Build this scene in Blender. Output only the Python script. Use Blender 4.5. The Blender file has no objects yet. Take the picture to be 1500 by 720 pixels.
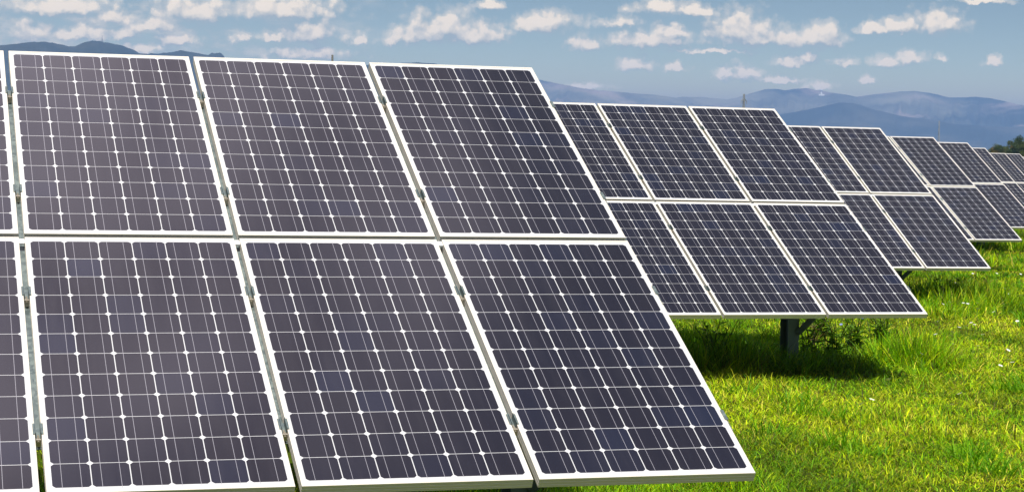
import bpy, bmesh, math, random
import numpy as np
from mathutils import Matrix, Vector, Quaternion
R_ = math.radians
C = bpy.context.scene.collection
SC = bpy.context.scene

# ------------------------------------------------------------------ camera
CAMH = 1.65
cd = bpy.data.cameras.new('camera'); cam = bpy.data.objects.new('camera', cd); C.objects.link(cam)
right = Vector((0.95418, -0.29854, 0.02052)); down = Vector((0.00596, -0.04959, -0.99875)); fwd = Vector((0.29919, 0.95311, -0.04554))
cam.matrix_world = Matrix(((right.x, -down.x, -fwd.x, 0), (right.y, -down.y, -fwd.y, 0), (right.z, -down.z, -fwd.z, CAMH), (0, 0, 0, 1)))
cd.sensor_width = 36; cd.sensor_fit = 'HORIZONTAL'; cd.lens = 2952.79 / 1500 * 36
cd.clip_start = 0.1; cd.clip_end = 40000
SC.camera = cam

# ------------------------------------------------------------------ light and exposure
SUN_AZ, SUN_EL = 194.0, 62.0          # azimuth clockwise from +Y
SUN_STRENGTH = 5.0
SKY_STRENGTH = 0.08
EXPOSURE = 0.35
SC.view_settings.view_transform = 'Standard'
try: SC.view_settings.look = 'None'
except Exception: pass
SC.view_settings.exposure = EXPOSURE; SC.view_settings.gamma = 1
SC.view_settings.use_curve_mapping = False
SC.render.engine = 'CYCLES'
SC.cycles.use_denoising = True
SC.cycles.max_bounces = 8; SC.cycles.transparent_max_bounces = 8; SC.cycles.volume_bounces = 0
SC.cycles.diffuse_bounces = 2; SC.cycles.glossy_bounces = 3
sd = bpy.data.lights.new('sun', 'SUN'); sun = bpy.data.objects.new('sun', sd); C.objects.link(sun)
sd.energy = SUN_STRENGTH; sd.angle = R_(0.53); sd.color = (1.0, 0.955, 0.88)
s_dir = Vector((math.sin(R_(SUN_AZ)) * math.cos(R_(SUN_EL)), math.cos(R_(SUN_AZ)) * math.cos(R_(SUN_EL)), math.sin(R_(SUN_EL))))
sun.rotation_euler = s_dir.to_track_quat('Z', 'Y').to_euler()


class NT:
    """small helper to write node graphs"""
    def __init__(self, tree): self.t = tree; self.n = tree.nodes; self.l = tree.links
    def put(self, sock, v):
        if isinstance(v, bpy.types.NodeSocket): self.l.new(v, sock)
        elif v is not None:
            if hasattr(sock.default_value, '__len__') and not hasattr(v, '__len__'): v = (v,) * len(sock.default_value)
            if hasattr(sock.default_value, '__len__') and len(sock.default_value) == 4 and len(v) == 3: v = (*v, 1)
            sock.default_value = v
    def m(self, op, a, b=None, c=None, clamp=False):
        n = self.n.new('ShaderNodeMath'); n.operation = op; n.use_clamp = clamp
        for i, v in enumerate((a, b, c)):
            if v is not None: self.put(n.inputs[i], v)
        return n.outputs[0]
    def v(self, op, a, b=None, scale=None):
        n = self.n.new('ShaderNodeVectorMath'); n.operation = op
        self.put(n.inputs[0], a)
        if b is not None: self.put(n.inputs[1], b)
        if scale is not None: self.put(n.inputs['Scale'], scale)
        return n.outputs['Value'] if op in ('LENGTH', 'DOT_PRODUCT', 'DISTANCE') else n.outputs[0]
    def sep(self, a):
        n = self.n.new('ShaderNodeSeparateXYZ'); self.put(n.inputs[0], a); return n.outputs
    def comb(self, x, y, z):
        n = self.n.new('ShaderNodeCombineXYZ')
        for i, v in enumerate((x, y, z)): self.put(n.inputs[i], v)
        return n.outputs[0]
    def noise(self, vec, scale, detail=4, rough=0.55, lac=2.0, out='Fac', dist=0.0, dim='3D'):
        n = self.n.new('ShaderNodeTexNoise'); n.noise_dimensions = dim
        if vec is not None: self.put(n.inputs['Vector'], vec)
        self.put(n.inputs['Scale'], scale); self.put(n.inputs['Detail'], detail); self.put(n.inputs['Roughness'], rough)
        self.put(n.inputs['Lacunarity'], lac); self.put(n.inputs['Distortion'], dist)
        return n.outputs[out]
    def mix(self, f, a, b, mode='MIX'):
        n = self.n.new('ShaderNodeMix'); n.data_type = 'RGBA'; n.blend_type = mode
        self.put(n.inputs[0], f); self.put(n.inputs[6], a); self.put(n.inputs[7], b); return n.outputs[2]
    def ss(self, x, lo, hi, a=0.0, b=1.0):
        n = self.n.new('ShaderNodeMapRange'); n.interpolation_type = 'SMOOTHSTEP'
        self.put(n.inputs[0], x); self.put(n.inputs[1], lo); self.put(n.inputs[2], hi); self.put(n.inputs[3], a); self.put(n.inputs[4], b)
        return n.outputs[0]
    def attr(self, name):
        n = self.n.new('ShaderNodeAttribute'); n.attribute_name = name; return n.outputs


# ------------------------------------------------------------------ sky with cumulus clouds, all in azimuth / elevation
CLOUDS = [(4.66, 3.79, 1.358, 0.272), (8.29, 3.82, 1.261, 0.388), (10.85, 3.95, 1.455, 0.349), (3.93, 3.11, 0.699, 0.33), (5.31, 3.1, 1.164, 0.252), (6.14, 3.56, 0.776, 0.213), (6.33, 3.1, 0.485, 0.213), (7.26, 3.35, 0.776, 0.194), (7.92, 3.01, 0.505, 0.155), (9.72, 3.1, 0.427, 0.155), (11.62, 3.29, 0.737, 0.349), (10.48, 3.18, 0.485, 0.155), (11.54, 2.71, 1.203, 0.175), (6.89, 2.74, 0.582, 0.175), (12.97, 3.09, 0.252, 0.155), (15.47, 3.53, 0.97, 0.388), (14.41, 3.28, 0.737, 0.272), (16.14, 3.36, 0.931, 0.272), (16.71, 4.19, 0.388, 0.155), (18.26, 3.73, 0.815, 0.31), (20.35, 3.78, 0.505, 0.175), (19.4, 3.13, 0.407, 0.252), (21.07, 3.32, 1.067, 0.252), (21.84, 3.5, 0.427, 0.213), (21.53, 4.22, 0.737, 0.213), (22.4, 4.14, 0.699, 0.175), (23.65, 3.64, 0.873, 0.427), (24.42, 3.41, 1.397, 0.291), (25.94, 3.46, 0.582, 0.349), (23.0, 3.0, 1.067, 0.078), (20.84, 2.62, 0.485, 0.213), (21.99, 2.53, 0.252, 0.116), (23.97, 2.41, 0.524, 0.252), (23.3, 2.4, 0.233, 0.155), (25.2, 2.77, 0.505, 0.155), (25.69, 2.89, 0.252, 0.136), (27.4, 3.71, 0.369, 0.155), (28.18, 3.75, 0.407, 0.213), (29.33, 3.82, 0.699, 0.33), (26.71, 2.75, 0.369, 0.116), (28.45, 2.89, 0.349, 0.175), (27.9, 2.77, 0.466, 0.155), (29.38, 2.88, 0.194, 0.097), (30.71, 2.81, 0.194, 0.116), (26.0, 2.06, 0.349, 0.116), (19.56, 1.96, 0.505, 0.078), (30.38, 4.49, 0.621, 0.078), (24.83, 2.21, 0.873, 0.097), (27.39, 2.25, 0.194, 0.097)]
def cloud_group():
    g = bpy.data.node_groups.new('cloud_density', 'ShaderNodeTree')
    g.interface.new_socket('P', in_out='INPUT', socket_type='NodeSocketVector')
    g.interface.new_socket('D', in_out='OUTPUT', socket_type='NodeSocketFloat')
    k = NT(g); gi = g.nodes.new('NodeGroupInput'); go = g.nodes.new('NodeGroupOutput')
    p0 = gi.outputs[0]
    w = k.noise(p0, 1.9, 5, 0.6, out='Color')
    w2 = k.noise(p0, 7.0, 3, 0.6, out='Color')
    p = k.v('ADD', p0, k.v('MULTIPLY', k.v('SUBTRACT', w, (0.5, 0.5, 0.5)), (0.80, 0.46, 0)))
    p = k.v('ADD', p, k.v('MULTIPLY', k.v('SUBTRACT', w2, (0.5, 0.5, 0.5)), (0.22, 0.18, 0)))
    acc = None
    for az, el, rx, ry in CLOUDS:
        q = k.v('MULTIPLY', k.v('SUBTRACT', p, (az, el - 0.3 * ry, 0)), (0.78 / rx, 0.64 / ry, 0))
        q = k.v('MAXIMUM', q, k.v('MULTIPLY', q, (-1, -2.0, 1)))
        d = k.m('SUBTRACT', 1.0, k.v('LENGTH', q))
        acc = d if acc is None else k.m('SMOOTH_MAX', acc, d, 0.12)
    def puff(v, sc):
        n = k.n.new('ShaderNodeTexVoronoi'); n.feature = 'SMOOTH_F1'; k.put(n.inputs['Vector'], v); k.put(n.inputs['Scale'], sc); k.put(n.inputs['Smoothness'], 0.35)
        return k.m('SUBTRACT', 0.42, n.outputs['Distance'])
    q0 = k.v('ADD', p0, k.v('MULTIPLY', k.v('SUBTRACT', w2, (0.5, 0.5, 0.5)), (0.16, 0.16, 0)))
    f = k.noise(p0, 6.0, 6, 0.65)
    d = k.m('ADD', k.m('ADD', acc, 0.16), k.m('MULTIPLY', puff(q0, 1.9), 0.75))
    d = k.m('ADD', d, k.m('MULTIPLY', puff(q0, 4.6), 0.42))
    d = k.m('ADD', d, k.m('MULTIPLY', k.m('SUBTRACT', f, 0.5), 0.55))
    g.links.new(d, go.inputs[0])
    return g

world = bpy.data.worlds.new('World'); SC.world = world; world.use_nodes = True
world.cycles.sampling_method = 'MANUAL'; world.cycles.sample_map_resolution = 256
wt = world.node_tree; wt.nodes.clear(); k = NT(wt)
wo = wt.nodes.new('ShaderNodeOutputWorld'); bg = wt.nodes.new('ShaderNodeBackground'); wt.links.new(bg.outputs[0], wo.inputs[0])
tc = wt.nodes.new('ShaderNodeTexCoord'); dirv = tc.outputs['Generated']
x, y, z = k.sep(dirv)
sky = wt.nodes.new('ShaderNodeTexSky'); sky.sky_type = 'NISHITA'; sky.sun_disc = False
sky.sun_elevation = R_(SUN_EL); sky.sun_rotation = R_(SUN_AZ); sky.altitude = 200; sky.air_density = 1.0; sky.dust_density = 0.6; sky.ozone_density = 1.6
# the clear air of the photograph stays blue almost down to the ridges: read the sky a little higher up near the horizon
zz = k.m('MAXIMUM', k.m('ADD', k.m('MULTIPLY', z, 3.6), -0.095), 0.012)
wt.links.new(k.v('NORMALIZE', k.comb(x, y, zz)), sky.inputs[0])
skyc = k.mix(1.0, sky.outputs[0], (1.19, 1.08, 0.81), 'MULTIPLY')
az = k.m('MULTIPLY', k.m('ARCTAN2', x, y), 57.29578)
el = k.m('MULTIPLY', k.m('ARCSINE', z), 57.29578)
P = k.comb(az, el, 0.0)
cg = cloud_group()
def dens(p):
    n = wt.nodes.new('ShaderNodeGroup'); n.node_tree = cg; wt.links.new(p, n.inputs[0]); return n.outputs[0]
d0 = dens(P); d1 = dens(k.v('ADD', P, (-0.08, 0.15, 0))); d2 = dens(k.v('ADD', P, (-0.06, 0.42, 0)))
alpha = k.m('MAXIMUM', k.ss(d0, 0.02, 0.58), k.m('MULTIPLY', k.ss(d0, -0.30, 0.40), 0.5))
alpha = k.m('MULTIPLY', alpha, 0.93)
# thin broken cloud veil over the left part of the sky
vn = k.noise(k.v('MULTIPLY', P, (0.55, 1.25, 1)), 1.3, 6, 0.6)
veil = k.m('MULTIPLY', k.m('MULTIPLY', k.ss(vn, 0.36, 0.66), k.m('MULTIPLY', k.ss(az, 9.0, 15.5, 1.0, 0.0), k.m('MULTIPLY', k.ss(az, -4.0, 0.0), k.ss(el, 4.6, 6.4, 1.0, 0.0)))), 0.62)
lit = k.m('ADD', k.m('ADD', 0.34, k.m('MULTIPLY', k.m('SUBTRACT', d0, d1), 0.75)), k.m('MULTIPLY', k.m('SUBTRACT', d0, d2), 0.62), clamp=True)
cl_col = k.mix(lit, (5.0, 5.5, 5.2), (13.2, 11.0, 8.2))
# fair-weather clouds higher up and all round: the panels mirror them
hi = k.v('MULTIPLY', dirv, k.v('ADD', (0, 0, 0), k.comb(1, 1, 0)))
over = k.v('SCALE', hi, scale=k.m('DIVIDE', 1.0, k.m('MAXIMUM', z, 0.08)))
n1 = k.noise(over, 1.6, 6, 0.6)
hi_a = k.m('MULTIPLY', k.ss(n1, 0.68, 0.82), k.ss(z, 0.12, 0.24))
# unseen bright cloud bank added high in the north as sheen for the left panels
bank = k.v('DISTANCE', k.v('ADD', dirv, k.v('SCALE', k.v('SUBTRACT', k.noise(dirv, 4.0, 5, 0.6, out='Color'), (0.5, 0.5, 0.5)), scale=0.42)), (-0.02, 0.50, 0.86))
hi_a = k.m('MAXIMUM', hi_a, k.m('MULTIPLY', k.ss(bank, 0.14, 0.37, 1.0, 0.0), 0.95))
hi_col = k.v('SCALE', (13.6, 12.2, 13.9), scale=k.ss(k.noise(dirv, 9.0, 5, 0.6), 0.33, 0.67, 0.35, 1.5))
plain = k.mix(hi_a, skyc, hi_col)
col = k.mix(veil, plain, k.mix(k.ss(vn, 0.45, 0.75), (5.0, 5.5, 5.2), (13.2, 11.0, 8.2)))
col = k.mix(alpha, col, cl_col)
bg2 = wt.nodes.new('ShaderNodeBackground'); mx = wt.nodes.new('ShaderNodeMixShader')
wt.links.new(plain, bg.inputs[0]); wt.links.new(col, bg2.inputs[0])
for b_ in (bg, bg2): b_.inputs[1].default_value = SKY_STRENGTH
# the low cumulus only stand in the northern sky near the horizon
band = k.m('MULTIPLY', k.m('MULTIPLY', k.m('GREATER_THAN', el, 0.2), k.m('LESS_THAN', el, 6.5)), k.m('MULTIPLY', k.m('GREATER_THAN', az, -4.0), k.m('LESS_THAN', az, 36.0)))
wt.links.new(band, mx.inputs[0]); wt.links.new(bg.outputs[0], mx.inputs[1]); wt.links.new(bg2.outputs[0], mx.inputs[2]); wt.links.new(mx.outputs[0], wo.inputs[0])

# ------------------------------------------------------------------ helpers
def mat(name, fn):
    m = bpy.data.materials.new(name); m.use_nodes = True; t = m.node_tree; t.nodes.clear()
    o = t.nodes.new('ShaderNodeOutputMaterial'); k = NT(t); s = fn(k)
    t.links.new(s, o.inputs[0]); return m
def principled(k, color, rough=0.5, metal=0.0, spec=0.5, coat=0.0, coat_rough=0.03, bump=None, bump_s=0.1, bump_d=0.01, coat_ior=1.5):
    n = k.n.new('ShaderNodeBsdfPrincipled')
    k.put(n.inputs['Base Color'], color); k.put(n.inputs['Roughness'], rough); k.put(n.inputs['Metallic'], metal)
    k.put(n.inputs['Specular IOR Level'], spec); k.put(n.inputs['Coat Weight'], coat); k.put(n.inputs['Coat Roughness'], coat_rough); k.put(n.inputs['Coat IOR'], coat_ior)
    if bump is not None:
        b = k.n.new('ShaderNodeBump'); k.put(b.inputs['Strength'], bump_s); k.put(b.inputs['Distance'], bump_d); k.put(b.inputs['Height'], bump)
        k.l.new(b.outputs[0], n.inputs['Normal'])
    return n.outputs[0]
def objc(k): return k.n.new('ShaderNodeTexCoord').outputs['Object']
def tag(o, label=None, cat=None, group=None, kind=None):
    for a, v in (('label', label), ('category', cat), ('group', group), ('kind', kind)):
        if v: o[a] = v
    return o
def link(name, data, parent=None, mtx=None):
    o = bpy.data.objects.new(name, data); C.objects.link(o)
    if parent is not None: o.parent = parent
    if mtx is not None: o.matrix_local = mtx
    return o
def mesh(name, bm, mats, smooth=False):
    me = bpy.data.meshes.new(name); bm.normal_update(); bm.to_mesh(me); bm.free()
    for m in (mats if isinstance(mats, (list, tuple)) else [mats]): me.materials.append(m)
    if smooth:
        for p in me.polygons: p.use_smooth = True
    return me
def pydata(name, V, F, mats, smooth=False):
    me = bpy.data.meshes.new(name); me.from_pydata([tuple(map(float, v)) for v in V], [], F); me.update()
    for m in (mats if isinstance(mats, (list, tuple)) else [mats]): me.materials.append(m)
    if smooth:
        for p in me.polygons: p.use_smooth = True
    return me
def box(bm, lo, hi, mtx=None, bevel=0.0):
    vs = [Vector((x, y, z)) for x in (lo[0], hi[0]) for y in (lo[1], hi[1]) for z in (lo[2], hi[2])]
    if mtx is not None: vs = [mtx @ v for v in vs]
    v = [bm.verts.new(p) for p in vs]
    fs = [bm.faces.new([v[i] for i in f]) for f in ((0, 1, 3, 2), (4, 6, 7, 5), (0, 4, 5, 1), (2, 3, 7, 6), (0, 2, 6, 4), (1, 5, 7, 3))]
    if bevel:
        es = list({e for f in fs for e in f.edges})
        bmesh.ops.bevel(bm, geom=es, offset=bevel, segments=1, affect='EDGES')
def tube(bm, a, b, r, r2=None, n=8, cap=True):
    a = Vector(a); b = Vector(b); r2 = r if r2 is None else r2
    q = (b - a).to_track_quat('Z', 'Y')
    A = [bm.verts.new(a + q @ Vector((r * math.cos(2 * math.pi * i / n), r * math.sin(2 * math.pi * i / n), 0))) for i in range(n)]
    B = [bm.verts.new(b + q @ Vector((r2 * math.cos(2 * math.pi * i / n), r2 * math.sin(2 * math.pi * i / n), 0))) for i in range(n)]
    for i in range(n): bm.faces.new((A[i], A[(i + 1) % n], B[(i + 1) % n], B[i]))
    if cap: bm.faces.new(A[::-1]); bm.faces.new(B)
def bar(bm, a, b, w, h, up=(0, 0, 1)):
    """rectangular bar from a to b"""
    a = Vector(a); b = Vector(b); d = (b - a).normalized(); s = d.cross(Vector(up)).normalized(); u = s.cross(d)
    v = [bm.verts.new(p + s * (w / 2) * i + u * (h / 2) * j) for p in (a, b) for i, j in ((-1, -1), (1, -1), (1, 1), (-1, 1))]
    for f in ((3, 2, 1, 0), (4, 5, 6, 7), (0, 1, 5, 4), (1, 2, 6, 5), (2, 3, 7, 6), (3, 0, 4, 7)): bm.faces.new([v[i] for i in f])
_rs = np.random.RandomState(7); _lat = _rs.rand(256, 256)
def vnoise(x, y):
    xi = np.floor(x).astype(int); yi = np.floor(y).astype(int); fx = x - xi; fy = y - yi
    fx = fx * fx * (3 - 2 * fx); fy = fy * fy * (3 - 2 * fy)
    g = lambda a, b: _lat[a % 256, b % 256]
    return (g(xi, yi) * (1 - fx) + g(xi + 1, yi) * fx) * (1 - fy) + (g(xi, yi + 1) * (1 - fx) + g(xi + 1, yi + 1) * fx) * fy
def fbm(x, y, o=4, gain=0.5):
    s = 0; a = 1; t = 0
    for i in range(o): s = s + a * vnoise(x + 17.3 * i, y - 9.1 * i); t += a; a *= gain; x = x * 2.03; y = y * 2.03
    return s / t

# ------------------------------------------------------------------ materials
PW, PH, GU, GV = 0.808, 1.580, 0.02185, 0.02543     # panel size, gaps between columns and rows (metres)
FD, LIP = 0.036, 0.0105                              # frame depth, width of its top lip
def m_cells(k):
    uv = k.n.new('ShaderNodeUVMap').outputs[0]; x, y, _ = k.sep(uv)
    px, py, half = 0.1286, 0.12685, 0.0626
    mx, my = (PW - 6 * px) / 2, (PH - 12 * py) / 2 - 0.0005
    cx = k.m('DIVIDE', k.m('SUBTRACT', x, mx), px); cy = k.m('DIVIDE', k.m('SUBTRACT', y, my), py)
    ix = k.m('FLOOR', cx); iy = k.m('FLOOR', cy)
    fx = k.m('MULTIPLY', k.m('SUBTRACT', k.m('SUBTRACT', cx, ix), 0.5), px)
    fy = k.m('MULTIPLY', k.m('SUBTRACT', k.m('SUBTRACT', cy, iy), 0.5), py)
    ax = k.m('ABSOLUTE', fx); ay = k.m('ABSOLUTE', fy)
    ins = k.m('MULTIPLY', k.m('LESS_THAN', ax, half), k.m('LESS_THAN', ay, half - 0.0003))
    ins = k.m('MULTIPLY', ins, k.m('LESS_THAN', k.m('SQRT', k.m('ADD', k.m('MULTIPLY', ax, ax), k.m('MULTIPLY', ay, ay))), 0.0812))
    for v, n in ((cx, 6), (cy, 12)):
        ins = k.m('MULTIPLY', ins, k.m('MULTIPLY', k.m('GREATER_THAN', v, 0.0), k.m('LESS_THAN', v, float(n))))
    inr = k.m('MULTIPLY', k.m('GREATER_THAN', cy, -0.09), k.m('LESS_THAN', cy, 12.09))
    inr = k.m('MULTIPLY', inr, k.m('MULTIPLY', k.m('GREATER_THAN', cx, 0.0), k.m('LESS_THAN', cx, 6.0)))
    bus = k.m('MULTIPLY', k.m('LESS_THAN', k.m('ABSOLUTE', k.m('SUBTRACT', ax, 0.0312)), 0.0008), inr)
    oi = k.n.new('ShaderNodeObjectInfo').outputs['Random']
    wn = k.n.new('ShaderNodeTexWhiteNoise'); wn.noise_dimensions = '3D'
    k.put(wn.inputs['Vector'], k.comb(k.m('ADD', ix, k.m('MULTIPLY', oi, 91.0)), iy, k.m('MULTIPLY', oi, 37.0)))
    rv = wn.outputs['Value']; rc = k.sep(wn.outputs['Color'])
    cell = k.mix(k.m('POWER', rv, 7.0), (0.0130, 0.0115, 0.0200), (0.013, 0.0155, 0.036))
    cell = k.mix(k.m('MULTIPLY', rc[1], 0.5), cell, (0.0150, 0.0125, 0.0185))
    # thin dry dust film, with faint drip streaks
    n = k.noise(k.comb(k.m('MULTIPLY', x, 9.0), k.m('ADD', k.m('MULTIPLY', y, 1.1), k.m('MULTIPLY', oi, 50.0)), 0.0), 2.0, 5, 0.6)
    n2 = k.noise(k.comb(x, y, k.m('MULTIPLY', oi, 50.0)), 420.0, 2, 0.5)
    dust = k.m('ADD', k.m('MULTIPLY', k.ss(n, 0.35, 0.8), 0.016), k.m('MULTIPLY', k.ss(n2, 0.68, 0.8), 0.03))
    edge = k.ss(k.m('SUBTRACT', PH - 0.0105, y), 0.0, 0.03, 0.10, 0.0)
    dust = k.m('ADD', dust, edge, clamp=True)
    cell = k.mix(dust, cell, (0.38, 0.35, 0.36))
    col = k.mix(ins, (0.55, 0.55, 0.565), cell)
    col = k.mix(k.m('MULTIPLY', bus, 0.92), col, (0.30, 0.29, 0.33))
    rough = k.m('ADD', 0.05, k.m('MULTIPLY', n, 0.10))
    wob = k.noise(k.comb(x, y, oi), 1.6, 2, 0.5)
    return principled(k, col, 0.5, 0, 0.0, coat=1.0, coat_rough=rough, coat_ior=1.52)
M_CELL = mat('photovoltaic_cells', m_cells)
M_BACK = mat('white_backsheet', lambda k: principled(k, k.mix(k.noise(objc(k), 3), (0.62, 0.62, 0.60), (0.72, 0.72, 0.71)), 0.5))
def m_alu(k):
    c = objc(k); n = k.noise(k.v('MULTIPLY', c, (3, 3, 30)), 6.0, 5, 0.6); n2 = k.noise(c, 1.7, 3)
    col = k.mix(n, (0.67, 0.62, 0.55), (0.75, 0.70, 0.63)); col = k.mix(k.ss(n2, 0.55, 0.8), col, (0.60, 0.56, 0.48))
    return principled(k, col, 0.42, 0.12, 0.5, bump=n, bump_s=0.05)
M_ALU = mat('anodised_aluminium', m_alu)
def m_galv(k):
    c = objc(k); vo = k.n.new('ShaderNodeTexVoronoi'); k.put(vo.inputs['Vector'], c); k.put(vo.inputs['Scale'], 55.0)
    sp = k.sep(vo.outputs['Color'])[0]; n = k.noise(c, 4, 4)
    col = k.mix(sp, (0.13, 0.165, 0.17), (0.22, 0.265, 0.26)); col = k.mix(k.ss(n, 0.5, 0.75), col, (0.11, 0.135, 0.125))
    return principled(k, col, k.m('ADD', 0.38, k.m('MULTIPLY', sp, 0.2)), 0.55, 0.5)
M_GALV = mat('galvanised_steel', m_galv)
def m_post(k):
    n = k.noise(objc(k), 7, 5, 0.6); return principled(k, k.mix(n, (0.11, 0.135, 0.115), (0.19, 0.22, 0.19)), 0.5, 0.3)
M_POST = mat('shade_toned_post_steel', m_post)  # galvanised steel; shade under the panels and grass reflection are put into its colour
def m_bolt(k):
    n = k.noise(objc(k), 60, 3); return principled(k, k.mix(n, (0.38, 0.32, 0.23), (0.62, 0.57, 0.48)), 0.35, 0.6)
M_BOLT = mat('zinc_bolt', m_bolt)
M_STEEL = mat('pylon_steel', lambda k: principled(k, k.mix(k.noise(objc(k), 0.5), (0.22, 0.23, 0.23), (0.30, 0.31, 0.31)), 0.6, 0.3))
M_WHITE = mat('white_render', lambda k: principled(k, k.mix(k.noise(objc(k), 0.4, 4), (0.74, 0.74, 0.73), (0.82, 0.82, 0.80)), 0.7))
M_POLE = mat('weathered_pole', lambda k: principled(k, k.mix(k.noise(objc(k), 5, 4), (0.13, 0.125, 0.12), (0.22, 0.21, 0.20)), 0.8))
def m_leaf(attr='Col', trans=0.32, rough=0.55):
    def fn(k):
        col = k.attr(attr)['Color']
        p = principled(k, col, rough, 0, 0.18)
        t = k.n.new('ShaderNodeBsdfTranslucent'); k.put(t.inputs[0], k.mix(1.0, col, (1.05, 1.1, 0.45), 'MULTIPLY'))
        m = k.n.new('ShaderNodeMixShader'); m.inputs[0].default_value = trans
        k.l.new(p, m.inputs[1]); k.l.new(t.outputs[0], m.inputs[2]); return m.outputs[0]
    return fn
M_GRASS = mat('grass_blades', m_leaf()); M_LEAF = mat('tree_leaves', m_leaf(trans=0.25))
M_BARK = mat('bark', lambda k: principled(k, k.mix(k.noise(k.v('MULTIPLY', objc(k), (6, 6, 1)), 3, 5), (0.06, 0.045, 0.03), (0.16, 0.13, 0.10)), 0.9))
def m_ground(k):
    c = objc(k); a = k.noise(c, 0.45, 5, 0.6); b = k.noise(c, 9.0, 5, 0.65); far = k.noise(c, 0.008, 5, 0.6)
    col = k.mix(k.ss(a, 0.35, 0.65), (0.045, 0.075, 0.006), (0.075, 0.090, 0.009))
    col = k.mix(k.ss(b, 0.5, 0.75), col, (0.036, 0.028, 0.012)); col = k.mix(k.ss(b, 0.15, 0.45, 0.6, 0.0), col, (0.02, 0.03, 0.006))
    f = k.mix(k.ss(far, 0.4, 0.6), (0.07, 0.12, 0.03), (0.19, 0.17, 0.07))
    d = k.v('LENGTH', c); col = k.mix(k.ss(d, 70.0, 260.0), col, f)
    return principled(k, col, 1.0, 0, 0.0, bump=b, bump_s=0.6, bump_d=0.03)
M_GROUND = mat('meadow_soil', m_ground)
def m_mount(k):
    c = objc(k); a = k.noise(c, 0.0009, 8, 0.66); b = k.noise(c, 0.012, 5, 0.62); e = k.noise(k.v('MULTIPLY', c, (1, 1, 1.2)), 0.0024, 5, 0.6, dist=0.3)
    wood = k.mix(b, (0.012, 0.020, 0.012), (0.030, 0.038, 0.018))
    bare = k.mix(b, (0.27, 0.20, 0.17), (0.37, 0.285, 0.245))
    col = k.mix(k.ss(a, 0.42, 0.68, 0, 0.9), wood, (0.24, 0.22, 0.15))
    col = k.mix(k.m('MULTIPLY', k.ss(e, 0.47, 0.66), 0.8), col, bare)
    return principled(k, col, 0.95, 0, 0.1)
M_MOUNT = mat('mountain_forest_and_bare_slopes', m_mount)
M_WOODED = mat('wooded_foothill', lambda k: principled(k, k.mix(k.ss(k.noise(objc(k), 0.0016, 6, 0.6), 0.42, 0.72), k.mix(k.noise(objc(k), 0.012, 5, 0.62), (0.010, 0.017, 0.010), (0.030, 0.038, 0.018)), (0.11, 0.10, 0.065)), 0.95, 0, 0.1))

# ------------------------------------------------------------------ ground, mountains, air
S = 14000
gm = pydata('ground', [(-S, -S, 0), (S, -S, 0), (S, S, 0), (-S, S, 0)], [(0, 1, 2, 3)], M_GROUND)
tag(link('ground', gm), kind='structure')
LEFT = [(2.03, 2.508), (3.114, 2.674), (3.477, 2.723), (3.933, 2.794), (4.299, 2.825), (4.575, 2.796), (4.944, 2.714), (5.128, 2.729), (5.404, 2.841), (5.589, 2.885), (5.868, 2.865), (6.147, 2.827), (6.427, 2.778), (6.708, 2.673), (6.896, 2.584), (7.364, 2.579), (7.645, 2.625), (8.021, 2.693), (8.304, 2.663), (8.587, 2.614), (8.777, 2.581), (8.871, 2.65), (8.946, 2.633), (9.097, 2.675), (9.174, 2.63), (9.232, 2.536), (9.538, 2.392), (10.585, 2.323), (12.883, 2.399), (14.037, 2.484), (14.654, 2.536), (15.195, 2.491), (16.358, 2.362), (17.909, 2.201)]
RIGHT = [(13.658, 2.11), (16.36, 2.247), (17.522, 2.232), (18.105, 2.109), (18.299, 2.074), (18.882, 1.97), (19.27, 1.901), (19.851, 1.835), (20.238, 1.823), (20.818, 1.776), (21.397, 1.748), (21.977, 1.682), (22.168, 1.705), (22.552, 1.711), (23.129, 1.683), (23.417, 1.65), (23.703, 1.712), (24.082, 1.834), (24.46, 1.955), (24.745, 1.979), (25.032, 1.936), (25.316, 1.979), (25.6, 2.012), (25.885, 1.959), (26.36, 1.89), (26.739, 1.839), (27.023, 1.786), (27.397, 1.849), (27.864, 1.913), (28.236, 1.956), (28.609, 1.98), (28.982, 1.929), (29.262, 1.876), (29.542, 1.805), (29.727, 1.807), (30.279, 1.834), (30.648, 1.801), (31.016, 1.731), (31.384, 1.642), (31.932, 1.575), (33.369, 1.725)]
FRONT = [(22.195, 0.588), (23.721, 1.002), (24.67, 1.212), (25.333, 1.338), (25.993, 1.483), (26.556, 1.626), (26.933, 1.613), (27.502, 1.451), (28.256, 1.274), (29.004, 1.191), (29.749, 1.072), (30.487, 1.046), (31.221, 1.021), (31.948, 1.07), (33.394, 0.945)]
HAZE_COL, HAZE_DENS = (0.28, 0.49, 0.94), 1.2e-4
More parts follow.
